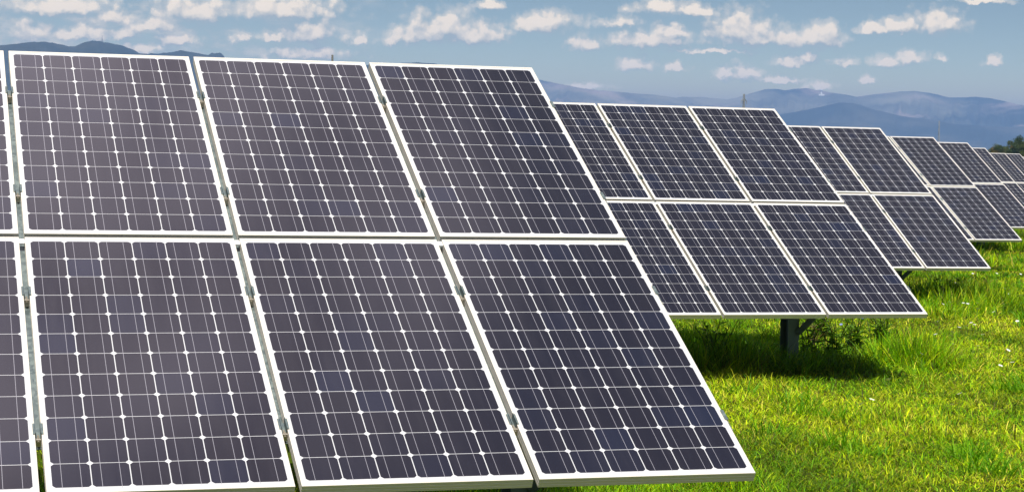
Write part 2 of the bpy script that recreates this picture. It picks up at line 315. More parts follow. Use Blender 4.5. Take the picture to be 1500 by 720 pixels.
def mountain_range(name, prof, R, depth, seed, back, a0, a1, rough, material=None):
    """a ridge at distance R whose crest follows prof (azimuth, elevation); slopes run down towards the plain and away behind"""
    az = np.arange(a0, a1, 0.045); pa = np.array([p[0] for p in prof]); pe = np.array([p[1] for p in prof])
    el = np.interp(az, pa, pe)
    # beyond the profile the range undulates on
    lo = az < pa[0]; hi = az > pa[-1]
    el = np.where(lo, np.maximum(0.3, pe[0] + (fbm((pa[0] - az) * 0.35 + seed, az * 0 + seed, 4) - _b0(seed)) * 2.2 * np.minimum(1, (pa[0] - az) / 2)), el)
    el = np.where(hi, np.maximum(0.3, pe[-1] + (fbm((az - pa[-1]) * 0.35 + seed + 40, az * 0 + seed, 4) - _b0(seed + 40)) * 2.2 * np.minimum(1, (az - pa[-1]) / 2)), el)
    el = el * np.clip((az - a0) / 3.4, 0, 1) ** 0.7 * np.clip((a1 - az) / 3.4, 0, 1) ** 0.7
    el = el + (fbm(az * 9 + seed, az * 0 + 3.3, 3) - 0.5) * 0.022 * rough
    meander = (fbm(az * 0.3 + seed, az * 0 + 8.8, 3) - 0.5) * depth * 0.5
    n1, n2 = 44, 12
    V = []; s_list = list(np.linspace(0, 1, n1)) + list(1 + np.linspace(0, 1, n2 + 1)[1:])
    for s in s_list:
        r = R + meander * min(s, 1) - depth * (1 - s) if s <= 1 else R + meander + back * (s - 1)
        crest = (R + meander) * np.tan(np.radians(el))
        g = s ** 1.35 if s <= 1 else (1 - (s - 1)) ** 1.2
        x = r * np.sin(np.radians(az)); y = r * np.cos(np.radians(az))
        rid = np.abs(2 * fbm(az * 0.9 + seed + s * 0.5, s * 2.2 + az * 0.15 + seed, 5, 0.55) - 1)
        spur = np.abs(2 * fbm(az * 2.6 + s * 0.9 * np.sin(seed), np.full_like(az, s * 1.2 + seed), 4, 0.55) - 1)
        cut = (0.55 * rid + 0.45 * spur) * 1.5 * (1 - s if s <= 1 else s - 1) ** 0.8
        z = crest * g * (1 - np.clip(cut, 0, 0.85)) + CAMH * min(s, 1) - (2.0 if s in (0, 2) else 0)
        V.append(np.stack([x, y, z], 1))
    V = np.array(V); a, b = V.shape[:2]
    F = [(i * b + j, i * b + j + 1, (i + 1) * b + j + 1, (i + 1) * b + j) for i in range(a - 1) for j in range(b - 1)]
    me = pydata(name, V.reshape(-1, 3), F, material or M_MOUNT, smooth=True)
    return tag(link(name, me), kind='structure')
def _b0(seed): return float(fbm(np.array([seed * 1.0]), np.array([seed * 1.0]), 4)[0])
mountain_range('left_mountains', LEFT, 5000, 1700, 3, 1300, -26, 18.8, 2.2, M_WOODED)
mountain_range('right_mountains', RIGHT, 9400, 2600, 11, 1800, 13.2, 56, 1.0)
mountain_range('mountain_foothills', FRONT, 8300, 1500, 23, 700, 18.8, 54, 0.8, M_WOODED)

hz = bmesh.new(); box(hz, (-14500, -14500, -3.2), (14500, 14500, 345))
hm = bpy.data.materials.new('valley_haze'); hm.use_nodes = True; ht = hm.node_tree; ht.nodes.clear()
ho = ht.nodes.new('ShaderNodeOutputMaterial'); pv = ht.nodes.new('ShaderNodeVolumePrincipled'); ht.links.new(pv.outputs[0], ho.inputs['Volume'])
pv.inputs['Color'].default_value = (*HAZE_COL, 1); pv.inputs['Density'].default_value = HAZE_DENS; pv.inputs['Anisotropy'].default_value = -0.1
tag(link('haze', mesh('haze', hz, hm)), kind='stuff')

# ------------------------------------------------------------------ solar arrays
def frame_mesh():
    prof = [(LIP + .004, -0.0030), (LIP, -0.0016), (LIP, 0.0), (0.0009, 0.0), (0, -0.0009), (0, -.0105), (.0012, -.0115), (.0012, -.0135), (0, -.0145), (0, -.0225), (.0012, -.0235),
            (.0012, -.0255), (0, -.0265), (0, -FD), (.026, -FD), (.026, -FD + .002), (.0022, -FD + .002), (.0022, -.008)]
    bm = bmesh.new(); rings = []
    for o, z in prof:
        rings.append([bm.verts.new(p) for p in ((-PW + o, -PH + o, z), (-o, -PH + o, z), (-o, -o, z), (-PW + o, -o, z))])
    for a, b in zip(rings, rings[1:]):
        for i in range(4): bm.faces.new((a[i], b[i], b[(i + 1) % 4], a[(i + 1) % 4]))
    return mesh('frame', bm, M_ALU)
def laminate_mesh():
    bm = bmesh.new(); uvl = bm.loops.layers.uv.new('UVMap'); i = 0.004; z = -0.0018; t = 0.005
    P4 = [(-PW + i, -PH + i), (-i, -PH + i), (-i, -i), (-PW + i, -i)]
    top = [bm.verts.new((x, y, z)) for x, y in P4]; bot = [bm.verts.new((x, y, z - t)) for x, y in P4]
    f = bm.faces.new(top); f.material_index = 0
    for l in f.loops: l[uvl].uv = (l.vert.co.x + PW, -l.vert.co.y)
    f = bm.faces.new(bot[::-1]); f.material_index = 1
    for a in range(4):
        f = bm.faces.new((top[a], bot[a], bot[(a + 1) % 4], top[(a + 1) % 4])); f.material_index = 1
    return mesh('solar_panel', bm, [M_CELL, M_BACK])
ME_FRAME, ME_LAM = frame_mesh(), laminate_mesh()
def jbox_mesh():
    bm = bmesh.new(); box(bm, (-PW / 2 - .06, -.22, -.03), (-PW / 2 + .06, -.12, -.0075), bevel=.004)
    tube(bm, (-PW / 2 - .04, -.22, -.02), (-PW / 2 - .06, -.62, -.03), .003, n=6); tube(bm, (-PW / 2 + .04, -.22, -.02), (-PW / 2 + .06, -.62, -.03), .003, n=6)
    return mesh('junction_box', bm, M_POLE)
ME_JBOX = jbox_mesh()
def clamp_mesh(end=False):
    bm = bmesh.new(); g = GU; L = .060
    # U channel dropped in the gap with two lips over the frames
    if not end:
        for s in (-1, 1):
            xo = s * (g / 2 - .0030)
            box(bm, (min(xo, xo + s * .0022), -L / 2, -.034), (max(xo, xo + s * .0022), L / 2, .0085))
            x1, x2 = s * (g / 2 - .0005), s * (g / 2 + .0065)
            box(bm, (min(x1, x2), -L / 2, .0006), (max(x1, x2), L / 2, .0030))
        box(bm, (-g / 2 + .003, -L / 2, -.020), (g / 2 - .003, L / 2, -.0175))
        y0 = -L / 2
    else:
        box(bm, (-.0065, -L / 2, .0006), (.0065, L / 2, .0030)); box(bm, (.0012, -L / 2, -.040), (.0036, L / 2, .0004)); box(bm, (.0038, -L / 2, -.041), (.030, L / 2, -.038))
    me = mesh('panel_clamp', bm, M_GALV)
    bm = bmesh.new()
    cx = 0 if not end else .016
    bmesh.ops.create_cone(bm, segments=6, radius1=.0075, radius2=.0075, depth=.009, cap_ends=True, matrix=Matrix.Translation((cx, -L / 2 - .012, -.012 if not end else -.033)) @ Matrix.Rotation(math.pi / 2, 4, 'X'))
    tube(bm, (cx, -L / 2 - .028, -.012 if not end else -.033), (cx, -L / 2 + .01, -.012 if not end else -.033), .0038, n=8)
    box(bm, (cx - .0085, -L / 2 - .024, -.033 if not end else -.05), (cx + .0085, -L / 2 - .019, -.004 if not end else -.028))
    return me, mesh('bolt', bm, M_BOLT)
CL_MID, CL_END = clamp_mesh(), clamp_mesh(True)
def spacer_mesh():
    bm = bmesh.new(); box(bm, (-GU / 2 + .0006, -.016, -.014), (GU / 2 - .0006, .016, -.004), bevel=.002); return mesh('spacer', bm, M_WHITE)
ME_SPACER = spacer_mesh()
SLOPE = 2 * PH + GV
V_RAIL0, V_RAIL1 = 0.36, 2.90
def profile_bar(bm, a, b, w, h, up):
    """open C section bar: web and two flanges"""
    a = Vector(a); b = Vector(b); d = (b - a).normalized(); s = d.cross(Vector(up)).normalized(); u = s.cross(d)
    t = .004
    for (s0, s1, u0, u1) in ((-w / 2, w / 2, h / 2 - t, h / 2), (-w / 2, -w / 2 + t, -h / 2, h / 2 - t), (w / 2 - t, w / 2, -h / 2, h / 2 - t)):
        v = [bm.verts.new(p + s * i + u * j) for p in (a, b) for i, j in ((s0, u0), (s1, u0), (s1, u1), (s0, u1))]
        for f in ((3, 2, 1, 0), (4, 5, 6, 7), (0, 1, 5, 4), (1, 2, 6, 5), (2, 3, 7, 6), (3, 0, 4, 7)): bm.faces.new([v[i] for i in f])
def hbeam(bm, x, y, z0, z1, w=.095, d=.15, t=.009):
    box(bm, (x - w / 2, y - d / 2, z0), (x + w / 2, y - d / 2 + t, z1)); box(bm, (x - w / 2, y + d / 2 - t, z0), (x + w / 2, y + d / 2, z1)); box(bm, (x - t / 2, y - d / 2 + t, z0), (x + t / 2, y + d / 2 - t, z1))

GROUP = 'rows of solar arrays in the meadow'
def solar_array(TR, u, v, ncol, label, clamps=True):
    u = Vector(u).normalized(); v = Vector(v); v = (v - u * v.dot(u)).normalized(); n = u.cross(-v)
    TR = Vector(TR) + Vector((0, 0, CAMH))
    A = Matrix((( u.x, -v.x, n.x, TR.x), (u.y, -v.y, n.y, TR.y), (u.z, -v.z, n.z, TR.z), (0, 0, 0, 1)))   # x along the row, y up the slope, z out of the glass
    yaw = math.atan2(u.y, u.x)
    mid = A @ Vector((-0.46, -SLOPE / 2, 0))
    E = Matrix.Translation((mid.x, mid.y, 0)) @ Matrix.Rotation(yaw, 4, 'Z')
    root = bpy.data.objects.new('solar_array', None); C.objects.link(root); root.matrix_world = E; root.empty_display_size = .2
    tag(root, label, 'solar array', GROUP)
    L = E.inverted() @ A                                  # array frame in the root's space
    for c in range(ncol):
        for r in range(2):
            p = link('solar_panel', ME_LAM, root, L @ Matrix.Translation((-c * (PW + GU), -r * (PH + GV), 0)))
            link('frame', ME_FRAME, p); 
            if clamps: link('junction_box', ME_JBOX, p)
    W = ncol * PW + (ncol - 1) * GU
    # rafters under the gaps (down the slope), two purlins along the row, posts with a braced head
    xs = [0.006] + [-c * (PW + GU) + GU / 2 for c in range(1, ncol)] + [-W - .006]
    for x in xs:
        bm = bmesh.new(); profile_bar(bm, L @ Vector((x, -V_RAIL0, -FD - .022)), L @ Vector((x, -V_RAIL1, -FD - .022)), .041, .040, L.to_3x3() @ Vector((0, 0, 1)))
        link('rail', mesh('rail', bm, M_GALV), root)
    for vv in (0.95, 2.25):
        bm = bmesh.new(); profile_bar(bm, L @ Vector((.012, -vv, -FD - .083)), L @ Vector((-W - .012, -vv, -FD - .083)), .06, .080, L.to_3x3() @ Vector((0, 0, 1)))
        link('purlin', mesh('purlin', bm, M_POST), root)
    px = [0.0]
    while px[-1] - 2.49 > -W + 0.7: px.append(px[-1] - 2.49)
    zu = FD + .128
    for x in px:
        o = L.inverted() @ Vector((x, 0, 0)); xa = o.x
        top = (L @ Vector((xa, -SLOPE / 2, -zu - .05))).z
        bm = bmesh.new(); hbeam(bm, x, 0, -.15, top); link('post', mesh('post', bm, M_POST), root)
        bm = bmesh.new(); profile_bar(bm, L @ Vector((xa, -.62, -zu - .045)), L @ Vector((xa, -2.45, -zu - .045)), .07, .085, L.to_3x3() @ Vector((0, 0, 1)))
        link('rafter', mesh('rafter', bm, M_POST), root)
        a = L @ Vector((xa + .42, -2.25, -FD - .12)); bm = bmesh.new(); bar(bm, (x + .035, -.077, .27), a, .038, .042); link('brace', mesh('brace', bm, M_POST), root)
    if clamps:
        for i, x in enumerate(xs):
            end = i in (0, len(xs) - 1)
            for row in range(2):
                for vv in (0.385, 1.235):
                    y = -(row * (PH + GV) + vv)
                    cm, bo = CL_END if end else CL_MID
                    T = L @ Matrix.Translation((0 if i == 0 else (-W if end else x), y, 0)) @ (Matrix.Rotation(math.pi, 4, 'Z') if end and i else Matrix())
                    k_ = link('panel_clamp', cm, root, T); link('bolt', bo, k_)
            if not end: link('spacer', ME_SPACER, root, L @ Matrix.Translation((x, -(PH + GV + .022), 0)))
    return root

UAVG, VAVG = (1, 0.0005, 0), (0, -0.8707, -0.4918)
ARR = [
 ((3.0144, 9.3396, 0.4199), (0.9999, -0.0118, 0.0013), (-0.0097, -0.8761, -0.482), 6, 'nearest and largest solar array filling the left foreground, six of its panels in full view', True),
 ((7.4137, 16.081, 0.4381), (1.0, 0.0024, -0.0016), (0.0014, -0.872, -0.4895), 6, 'second nearest solar array with a visible dark post and brace over shaded grass', True),
 ((11.9438, 22.7639, 0.4189), (1.0, -0.0023, -0.0013), (-0.0026, -0.8661, -0.4999), 5, 'solar array whose lower corner points over flowery sunlit grass, third from the front', True),
 ((16.679, 29.9014, 0.4199), (0.9999, 0.0117, 0.0015), (0.0109, -0.8686, -0.4953), 5, 'fourth solar array from the front, lower corner just reaching the right picture edge', True),
 ((20.528, 35.439, 0.406), UAVG, VAVG, 5, 'fifth solar array from the front, bottom edge cut by the right picture edge', False),
 ((24.835, 42.059, 0.368), UAVG, VAVG, 5, 'narrow visible strip of dark panels, sixth solar array from the front', False),
 ((29.377, 48.708, 0.295), UAVG, VAVG, 5, 'bluish solar array just left of the hindmost ones, below the smaller tree', False),
 ((33.972, 55.451, 0.329), UAVG, VAVG, 5, 'small distant solar array under the tall dark green tree', False),
 ((38.729, 62.348, 0.265), UAVG, VAVG, 5, 'hindmost solar array showing a sliver at the right picture edge', False)]
for a in ARR: solar_array(*a)

# ------------------------------------------------------------------ grass
CF = (0.29919, 0.95311); CR = (0.95418, -0.29854)
def sample_rows(rng, y0, y1, px0, px1, dens, margin=1.0):
    """ground points between two depths, within a fan of view directions plus a margin"""
    def xr(y, px):
        kx = (px - 750) / 2952.79; return y * (CF[0] + CR[0] * kx) / (CF[1] + CR[1] * kx)
    lo = min(xr(y0, px0), xr(y1, px0)) - margin; hi = max(xr(y0, px1), xr(y1, px1)) + margin
    n = int((hi - lo) * (y1 - y0) * dens); x = rng.uniform(lo, hi, n); y = rng.uniform(y0, y1, n)
    kx = lambda px: (CF[0] + CR[0] * (px - 750) / 2952.79) / (CF[1] + CR[1] * (px - 750) / 2952.79)
    ok = (x > y * kx(px0) - margin) & (x < y * kx(px1) + margin)
    return x[ok], y[ok]
def grass_blades(rng, tx, ty, nb, spread, hgt, wid, curl, col_fn):
    """every tuft centre grows nb blades that start steep and curl over; returns verts, faces, colours"""
    n = len(tx); cx = np.repeat(tx, nb); cy = np.repeat(ty, nb); m = n * nb
    ang = rng.uniform(0, 2 * np.pi, m); rad = np.repeat(spread, nb) * np.sqrt(rng.rand(m)); x = cx + rad * np.cos(ang); y = cy + rad * np.sin(ang)
    h = np.repeat(hgt, nb) * rng.uniform(0.5, 1.25, m); w = np.repeat(wid, nb) * rng.uniform(0.6, 1.35, m)
    la = ang + rng.normal(0, 1.3, m); e0 = np.radians(np.clip(rng.normal(62, 17, m), 15, 89)); kap = np.radians(np.repeat(curl, nb) * rng.uniform(0.3, 1.5, m))
    fa = la + np.pi / 2 + rng.normal(0, 0.45, m); sx, sy = np.cos(fa), np.sin(fa)
    X, Y, Z = x, y, np.full(m, -0.004); pts = []
    tw = rng.normal(0, 0.5, m)
    t0 = 0.0
    for t, ww in ((0, 1.0), (0.38, 1.0), (0.74, 0.72), (1.0, 0)):
        L = (t - t0) * h; e = e0 - kap * (t + t0) / 2; a2 = la + tw * (t + t0)
        X = X + L * np.cos(e) * np.cos(a2); Y = Y + L * np.cos(e) * np.sin(a2); Z = np.maximum(Z + L * np.sin(e), 0.006 if t else -0.004); t0 = t
        if ww == 0: pts.append(np.stack([X, Y, Z], 1))
        else:
            for s in (-1, 1): pts.append(np.stack([X + s * sx * w * ww / 2, Y + s * sy * w * ww / 2, Z], 1))
    V = np.stack(pts, 1).reshape(-1, 3)
    base = (np.arange(m) * 7)[:, None]
    F = np.concatenate([base + np.array([[0, 1, 3]]), base + np.array([[0, 3, 2]]), base + np.array([[2, 3, 5]]), base + np.array([[2, 5, 4]]), base + np.array([[4, 5, 6]])], 1).reshape(-1, 3)
    return V, F, np.repeat(col_fn(x, y, m), 7, axis=0)
def big_mesh(name, parts, material):
    V = np.concatenate([p[0] for p in parts]); off = np.cumsum([0] + [len(p[0]) for p in parts])
    F = np.concatenate([p[1] + o for p, o in zip(parts, off)]); Cc = np.concatenate([p[2] for p in parts])
    me = bpy.data.meshes.new(name); me.vertices.add(len(V)); me.vertices.foreach_set('co', V.astype(np.float32).ravel())
    me.loops.add(F.size); me.loops.foreach_set('vertex_index', F.astype(np.int32).ravel())
    me.polygons.add(len(F)); me.polygons.foreach_set('loop_start', np.arange(0, F.size, 3, dtype=np.int32))
    me.update(calc_edges=True)
    ca = me.color_attributes.new('Col', 'FLOAT_COLOR', 'POINT'); ca.data.foreach_set('color', np.concatenate([Cc, np.ones((len(Cc), 1))], 1).astype(np.float32).ravel())
    me.materials.append(material); return me
G1, G2, YG, STRAW, OLIVE, THATCH = map(np.array, ((0.10, 0.32, 0.002), (0.30, 0.58, 0.003), (0.74, 0.82, 0.005), (0.88, 0.72, 0.12), (0.055, 0.12, 0.003), (0.10, 0.075, 0.018)))
def unmown(x, y):
    """the strip under each array is left standing taller than the meadow around it"""
    u = np.zeros_like(x)
    for A_ in ARR:
        xr, y0 = A_[0][0], A_[0][1] - 2.78 - (1.7 if 22 < A_[0][1] < 23 else 0)
        a = np.clip((y - y0 - .55 + .35 * (vnoise(x * 2.1, y * 2.1) - .5)) / .35, 0, 1) * np.clip((y0 + 4.1 - y) / .8, 0, 1) * np.clip((xr + 1.1 + .8 * (vnoise(x * 1.3 + 9, y * 1.3) - .5) - x) / .6, 0, 1)
        u = np.maximum(u, a)
    return u
def grass_col(rng):
    def fn(x, y, m):
        big = fbm(x * 0.55 + 4, y * 0.32 + 9, 4); sm = fbm(x * 3.4 + 31, y * 2.4, 3); un = unmown(x, y)
        dry = np.clip(0.34 + 0.2 * np.clip((13.5 - y) / 3, 0, 1) + (big - 0.45) * 3.0 + (sm - 0.5) * 2.4, 0, 1) * (1 - .75 * un)
        r = rng.rand(m); t = rng.rand(m)[:, None]
        c = G1 * (1 - t) + G2 * t
        c = np.where((r < 0.25 + 0.6 * dry)[:, None], G2 * (1 - t) + YG * t, c)
        c = np.where((rng.rand(m) < 0.03 + 0.26 * dry)[:, None], YG * (1 - t) + STRAW * t, c)
        c = np.where((rng.rand(m) < 0.22 * (1 - .6 * un))[:, None], THATCH * (0.4 + t), c)
        ol = np.clip((fbm(x * 0.9 + 77, y * 0.5 + 5, 3) - 0.53) * 7, 0, 1)[:, None] * 0.55 * (rng.rand(m) < 0.8)[:, None]
        c = c * (1 - ol) + ol * OLIVE
        return c * rng.uniform(0.35, 1.35, m)[:, None]
    return fn
rng = np.random.RandomState(5)
parts = []
bands = [(6.2, 9.0, 650, 1560, 260, 0.4), (9.0, 12.5, 860, 1560, 680, 0.5), (12.5, 17.5, 900, 1570, 430, 0.8), (17.5, 25, 960, 1580, 190, 1.2), (25, 38, 1180, 1580, 48, 1.5), (38, 62, 1380, 1600, 20, 2), (6.5, 12.5, -40, 760, 30, 0.6)]
for y0, y1, p0, p1, de, mg in bands:
    tx, ty = sample_rows(rng, y0, y1, p0, p1, de, mg)
    keep = rng.rand(len(tx)) < 0.42 + 1.3 * (vnoise(tx * 4.5, ty * 4.5) - 0.2); tx, ty = tx[keep], ty[keep]
    sc = np.clip(ty / 11, 0.9, 3.2); un = unmown(tx, ty)
    patch = np.clip((fbm(tx * 1.5 + 50, ty * 1.1 + 20, 4) - 0.47) * 4.5, 0, 1)
    h = (0.048 + 0.045 * patch + 0.035 * rng.rand(len(tx)) + 0.10 * un * (ty > 13.5) * (ty < 14.75) * (tx < 7.5) + 0.085 * un * (0.3 + patch + np.clip((tx - ty * .52 + .35) * 1.2, 0, 1))) * (0.92 + 0.08 * sc)
    curl = 115 - 55 * patch - 45 * un
    parts.append(grass_blades(rng, tx, ty, 15, 0.06 * sc ** 0.5, h, 0.0040 * sc ** 0.92, curl, grass_col(rng)))
# the meadow goes on to both sides, thinner and coarser away from the path of view
for y0, y1, p0, p1, de, mg in ((5.0, 9, 1560, 2600, 60, .2), (9, 14, 1560, 2500, 60, .2), (14, 24, 1570, 2200, 34, .2), (24, 40, 1580, 1950, 15, .3), (12.5, 24, 300, 930, 30, .2), (24, 40, 700, 1200, 12, .5)):
    tx, ty = sample_rows(rng, y0, y1, p0, p1, de, mg); sc = np.clip(ty / 11, 0.9, 3.2); un = unmown(tx, ty)
    parts.append(grass_blades(rng, tx, ty, 15, 0.11 * sc ** 0.5, 0.075 + 0.05 * rng.rand(len(tx)) + 0.06 * un, 0.0085 * sc ** 0.9, 100 - 40 * un, grass_col(rng)))
for y0, y1, p0, p1, de, mg in ((8.5, 13, 900, 1560, 2.4, .4), (13, 19, 1180, 1570, 2.2, .5), (19, 30, 1300, 1580, 1.2, 1)):
    tx, ty = sample_rows(rng, y0, y1, p0, p1, de, mg)
    keep = rng.rand(len(tx)) < np.clip((fbm(tx * 0.8 + 12, ty * 0.5 + 40, 3) - 0.42) * 5, 0.05, 1) * (1 - unmown(tx, ty)); tx, ty = tx[keep], ty[keep]; o = np.ones(len(tx))
    dark = lambda x, y, m: (lambda q: (G1 * (1 - q) + G2 * q) * 0.8)(rng.rand(m)[:, None] ** 2)
    parts.append(grass_blades(rng, tx, ty, 90, 0.10 * o + .07 * rng.rand(len(tx)), 0.13 * o + .06 * rng.rand(len(tx)), 0.0062 * (ty / 11) ** 0.8, 60 * o, dark))
gr = big_mesh('grass', parts, M_GRASS); tag(link('grass', gr), kind='stuff')

# ------------------------------------------------------------------ weeds and wild flowers
def weed_mesh(seed, h, nst, leafy, dry):
    rng = np.random.RandomState(seed); V = []; F = []; Cc = []
    def add(P, faces, col):
        o = len(V); V.extend(P); F.extend([tuple(i + o for i in f) for f in faces]); Cc.extend([col] * len(P))
    tips = []
    for i in range(nst):
        a = rng.uniform(0, 6.28); ln = rng.uniform(0.1, 0.55); hh = h * rng.uniform(0.65, 1.1); p = np.array([rng.normal(0, .04), rng.normal(0, .04), 0]); w = .0042
        sc = np.array((0.05, 0.075, 0.012)) if not dry else np.array((0.13, 0.10, 0.045))
        pts = [p]
        for j in range(1, 6):
            t = j / 5; pts.append(p + np.array([math.cos(a) * ln * hh * t * t, math.sin(a) * ln * hh * t * t, hh * t * (1 - .12 * t * ln)]))
        for s0, s1 in zip(pts, pts[1:]):
            for dx, dy in ((w, 0), (0, w)):
                add([s0 + (-dx, -dy, 0), s0 + (dx, dy, 0), s1 + (dx * .8, dy * .8, 0), s1 + (-dx * .8, -dy * .8, 0)], [(0, 1, 2, 3)], sc)
        tips.append(pts[-1])
        for q in range(leafy):
            t = rng.uniform(.08, .95); b = pts[0] + (pts[-1] - pts[0]) * t; b = pts[min(5, int(t * 5))]; la = rng.uniform(0, 6.28); L = h * rng.uniform(.18, .40) * (1.2 - t * .6); up = rng.uniform(.1, .9)
            d = np.array([math.cos(la), math.sin(la), up]); s = np.array([-math.sin(la), math.cos(la), 0]) * L * .19; dr = np.array([0, 0, -L * .25])
            c = np.array((0.07, 0.17, 0.012)) * (1 - (r := rng.rand())) + np.array((0.16, 0.28, 0.02)) * r
            if dry: c = np.array((0.16, 0.12, 0.05))
            add([b, b + d * L * .45 + s, b + d * L + dr, b + d * L * .45 - s], [(0, 1, 2, 3)], c)
    me = pydata('tall_weed', V, F, M_GRASS)
    ca = me.color_attributes.new('Col', 'FLOAT_COLOR', 'POINT'); ca.data.foreach_set('color', np.concatenate([np.array(Cc), np.ones((len(Cc), 1))], 1).astype(np.float32).ravel())
    return me, tips
def flat_mat(name, a, b): return mat(name, lambda k: principled(k, k.mix(k.noise(objc(k), 80), a, b), 0.6))
M_BLUE = flat_mat('chicory_petals', (0.16, 0.20, 0.55), (0.25, 0.30, 0.65)); M_PETAL = flat_mat('white_petals', (0.74, 0.74, 0.72), (0.84, 0.84, 0.80)); M_YEL = flat_mat('yellow_disc', (0.6, 0.42, 0.03), (0.75, 0.55, 0.05))
def bloom_bm(r, n=12, cup=.25):
    bm = bmesh.new(); c = bm.verts.new((0, 0, 0))
    for i in range(n):
        a = 2 * math.pi * i / n; d = math.pi / n * .9
        p = [bm.verts.new((r * q * math.cos(a + e), r * q * math.sin(a + e), r * cup * q * q)) for q, e in ((.55, -d), (1, -d * .6), (1.02, d * .6), (.55, d))]
        bm.faces.new((c, *p))
    return bm
ME_BLUE = mesh('blossom', bloom_bm(.014), M_BLUE); ME_WHITE = mesh('blossom', bloom_bm(.016), M_PETAL)
def disc_mesh():
    bm = bmesh.new(); bmesh.ops.create_uvsphere(bm, u_segments=8, v_segments=5, radius=.0035, matrix=Matrix.Translation((0, 0, .002)) @ Matrix.Diagonal((1, 1, .6, 1))); return mesh('flower_disc', bm, M_YEL, True)
ME_DISC = disc_mesh()
def head_mesh():
    bm = bmesh.new(); bmesh.ops.create_uvsphere(bm, u_segments=8, v_segments=6, radius=.017, matrix=Matrix.Diagonal((1, 1, 1.15, 1))); return mesh('seed_head', bm, M_POLE, True)
ME_HEAD = head_mesh()
rng = np.random.RandomState(12)
WEEDS = [
 (6.25, 14.6, .34, 9, 5, False, 0, 'dark wiry weed in the shade left of the dark post'),
 (6.55, 15.2, .38, 8, 4, False, 0, 'thin-stemmed weed in shade, close to the left of the post'),
 (5.95, 14.9, .40, 9, 6, False, 0, 'bushy weed in deep shade beside the nearest array edge'),
 (6.05, 15.9, .46, 8, 3, False, 0, 'crooked bare-stemmed weed farther back in the shade under the second array'),
 (6.40, 16.3, .44, 7, 3, False, 0, 'arching weed behind the others, seen below the second array left of its post'),
 (7.30, 15.0, .30, 9, 9, False, -2, 'leafy weed with dark round seed heads right of the brace'),
 (7.62, 15.2, .34, 12, 12, False, 3, 'leafy chicory with blue blossoms in half shade'),
 (7.95, 15.5, .36, 10, 12, False, 2, 'tall chicory with blue blossoms at the sunlit side'),
 (8.20, 15.1, .27, 14, 14, False, 0, 'low bushy bright green weed at the sunlit end of the shadow'),
 (8.45, 16.0, .30, 14, 14, False, 0, 'bushy bright green weed farthest right of the post'),
 (8.05, 16.4, .36, 13, 12, False, 0, 'spreading green weed behind the chicory'),
 (7.75, 15.9, .46, 4, 2, True, -2, 'dry brown dock stalk standing among the green weeds'),
 (11.6, 22.4, .42, 13, 12, False, -2, 'leafy weed with dark seed heads below the third array'),
 (12.3, 21.9, .34, 14, 14, False, 0, 'bushy weed near the lower corner of the third array'),
 (12.0, 20.9, .34, 14, 14, False, 0, 'bushy weed in the meadow, in front of the lower corner of the third array')]
FLOWERS = [(float(a), float(b), float(c)) for a, b, c in [(10.7, 18.87, 1.08), (10.88, 19.05, 1.15), (11.77, 20.55, 0.95), (11.04, 19.04, 1.06), (10.83, 18.59, 1.25), (10.99, 18.67, 1.25), (12.14, 20.43, 0.86), (14.36, 24.54, 0.9), (9.81, 16.83, 0.83), (9.8, 16.75, 1.02), (9.92, 16.89, 0.81), (9.4, 16.27, 1.03), (9.42, 16.2, 1.12), (8.95, 15.63, 0.94), (8.96, 15.62, 1.14), (8.73, 15.51, 1.1), (11.05, 18.76, 0.81), (13.55, 22.69, 1.08), (12.56, 20.64, 0.93), (12.03, 19.7, 1.01), (12.59, 20.42, 0.94), (12.77, 21.09, 1.15), (11.52, 19.03, 1.02), (13.06, 21.44, 0.88), (8.59, 14.55, 1.07), (8.53, 14.0, 1.19), (8.24, 13.46, 0.95), (8.6, 14.97, 0.91), (7.98, 13.2, 0.99), (8.08, 13.24, 1.27), (5.63, 10.87, 1.29), (5.89, 11.23, 1.14), (6.55, 11.31, 1.25), (6.23, 10.85, 1.22), (10.41, 16.94, 0.99), (9.4, 15.86, 0.85), (6.55, 12.26, 1.13), (7.75, 13.98, 1.08), (14.65, 24.4, 0.98), (15.03, 24.41, 0.91), (9.59, 16.99, 1.0), (12.81, 22.3, 1.03), (10.87, 18.14, 0.93)]]

for i, (x, y, h, nst, leafy, dry, blooms, label) in enumerate(WEEDS):
    me, tips = weed_mesh(100 + i, h, nst, leafy, dry)
    o = link('tall_weed', me, None, Matrix.Translation((x, y, 0)) @ Matrix.Rotation(i * 1.7, 4, 'Z')); tag(o, label, 'weed', 'tall weeds around the second array')
    for j in range(min(abs(blooms), len(tips))):
        b = link('blossom' if blooms > 0 else 'seed_head', ME_BLUE if blooms > 0 else ME_HEAD, o, Matrix.Translation(tuple(tips[j])) @ Matrix.Rotation(0.5, 4, 'X'))
def stalk_mesh(h):
    bm = bmesh.new(); tube(bm, (0, 0, 0), (0, 0, h), .0018, .0012, n=5); me = mesh('white_flower', bm, M_STALK); return me
M_STALK = flat_mat('flower_stalk', (0.08, 0.15, 0.02), (0.12, 0.2, 0.03))
ME_STALK = stalk_mesh(.15)
for x, y, s in FLOWERS:
    o = link('white_flower', ME_STALK, None, Matrix.Translation((x, y, 0)) @ Matrix.Rotation(rng.uniform(0, 6.28), 4, 'Z') @ Matrix.Diagonal((1, 1, s, 1)))
    tag(o, 'small white daisy-like flower among the sunlit grass right of the arrays', 'flower', 'white wild flowers in the grass')
    b = link('blossom', ME_WHITE, o, Matrix.Translation((0, 0, .15)) @ Matrix.Diagonal((1, 1, 1 / s, 1)) @ Matrix.Rotation(rng.uniform(.1, .6), 4, 'X') @ Matrix.Diagonal((1.15, 1.15, 1.15, 1)))
    if y < 14: link('flower_disc', ME_DISC, b)

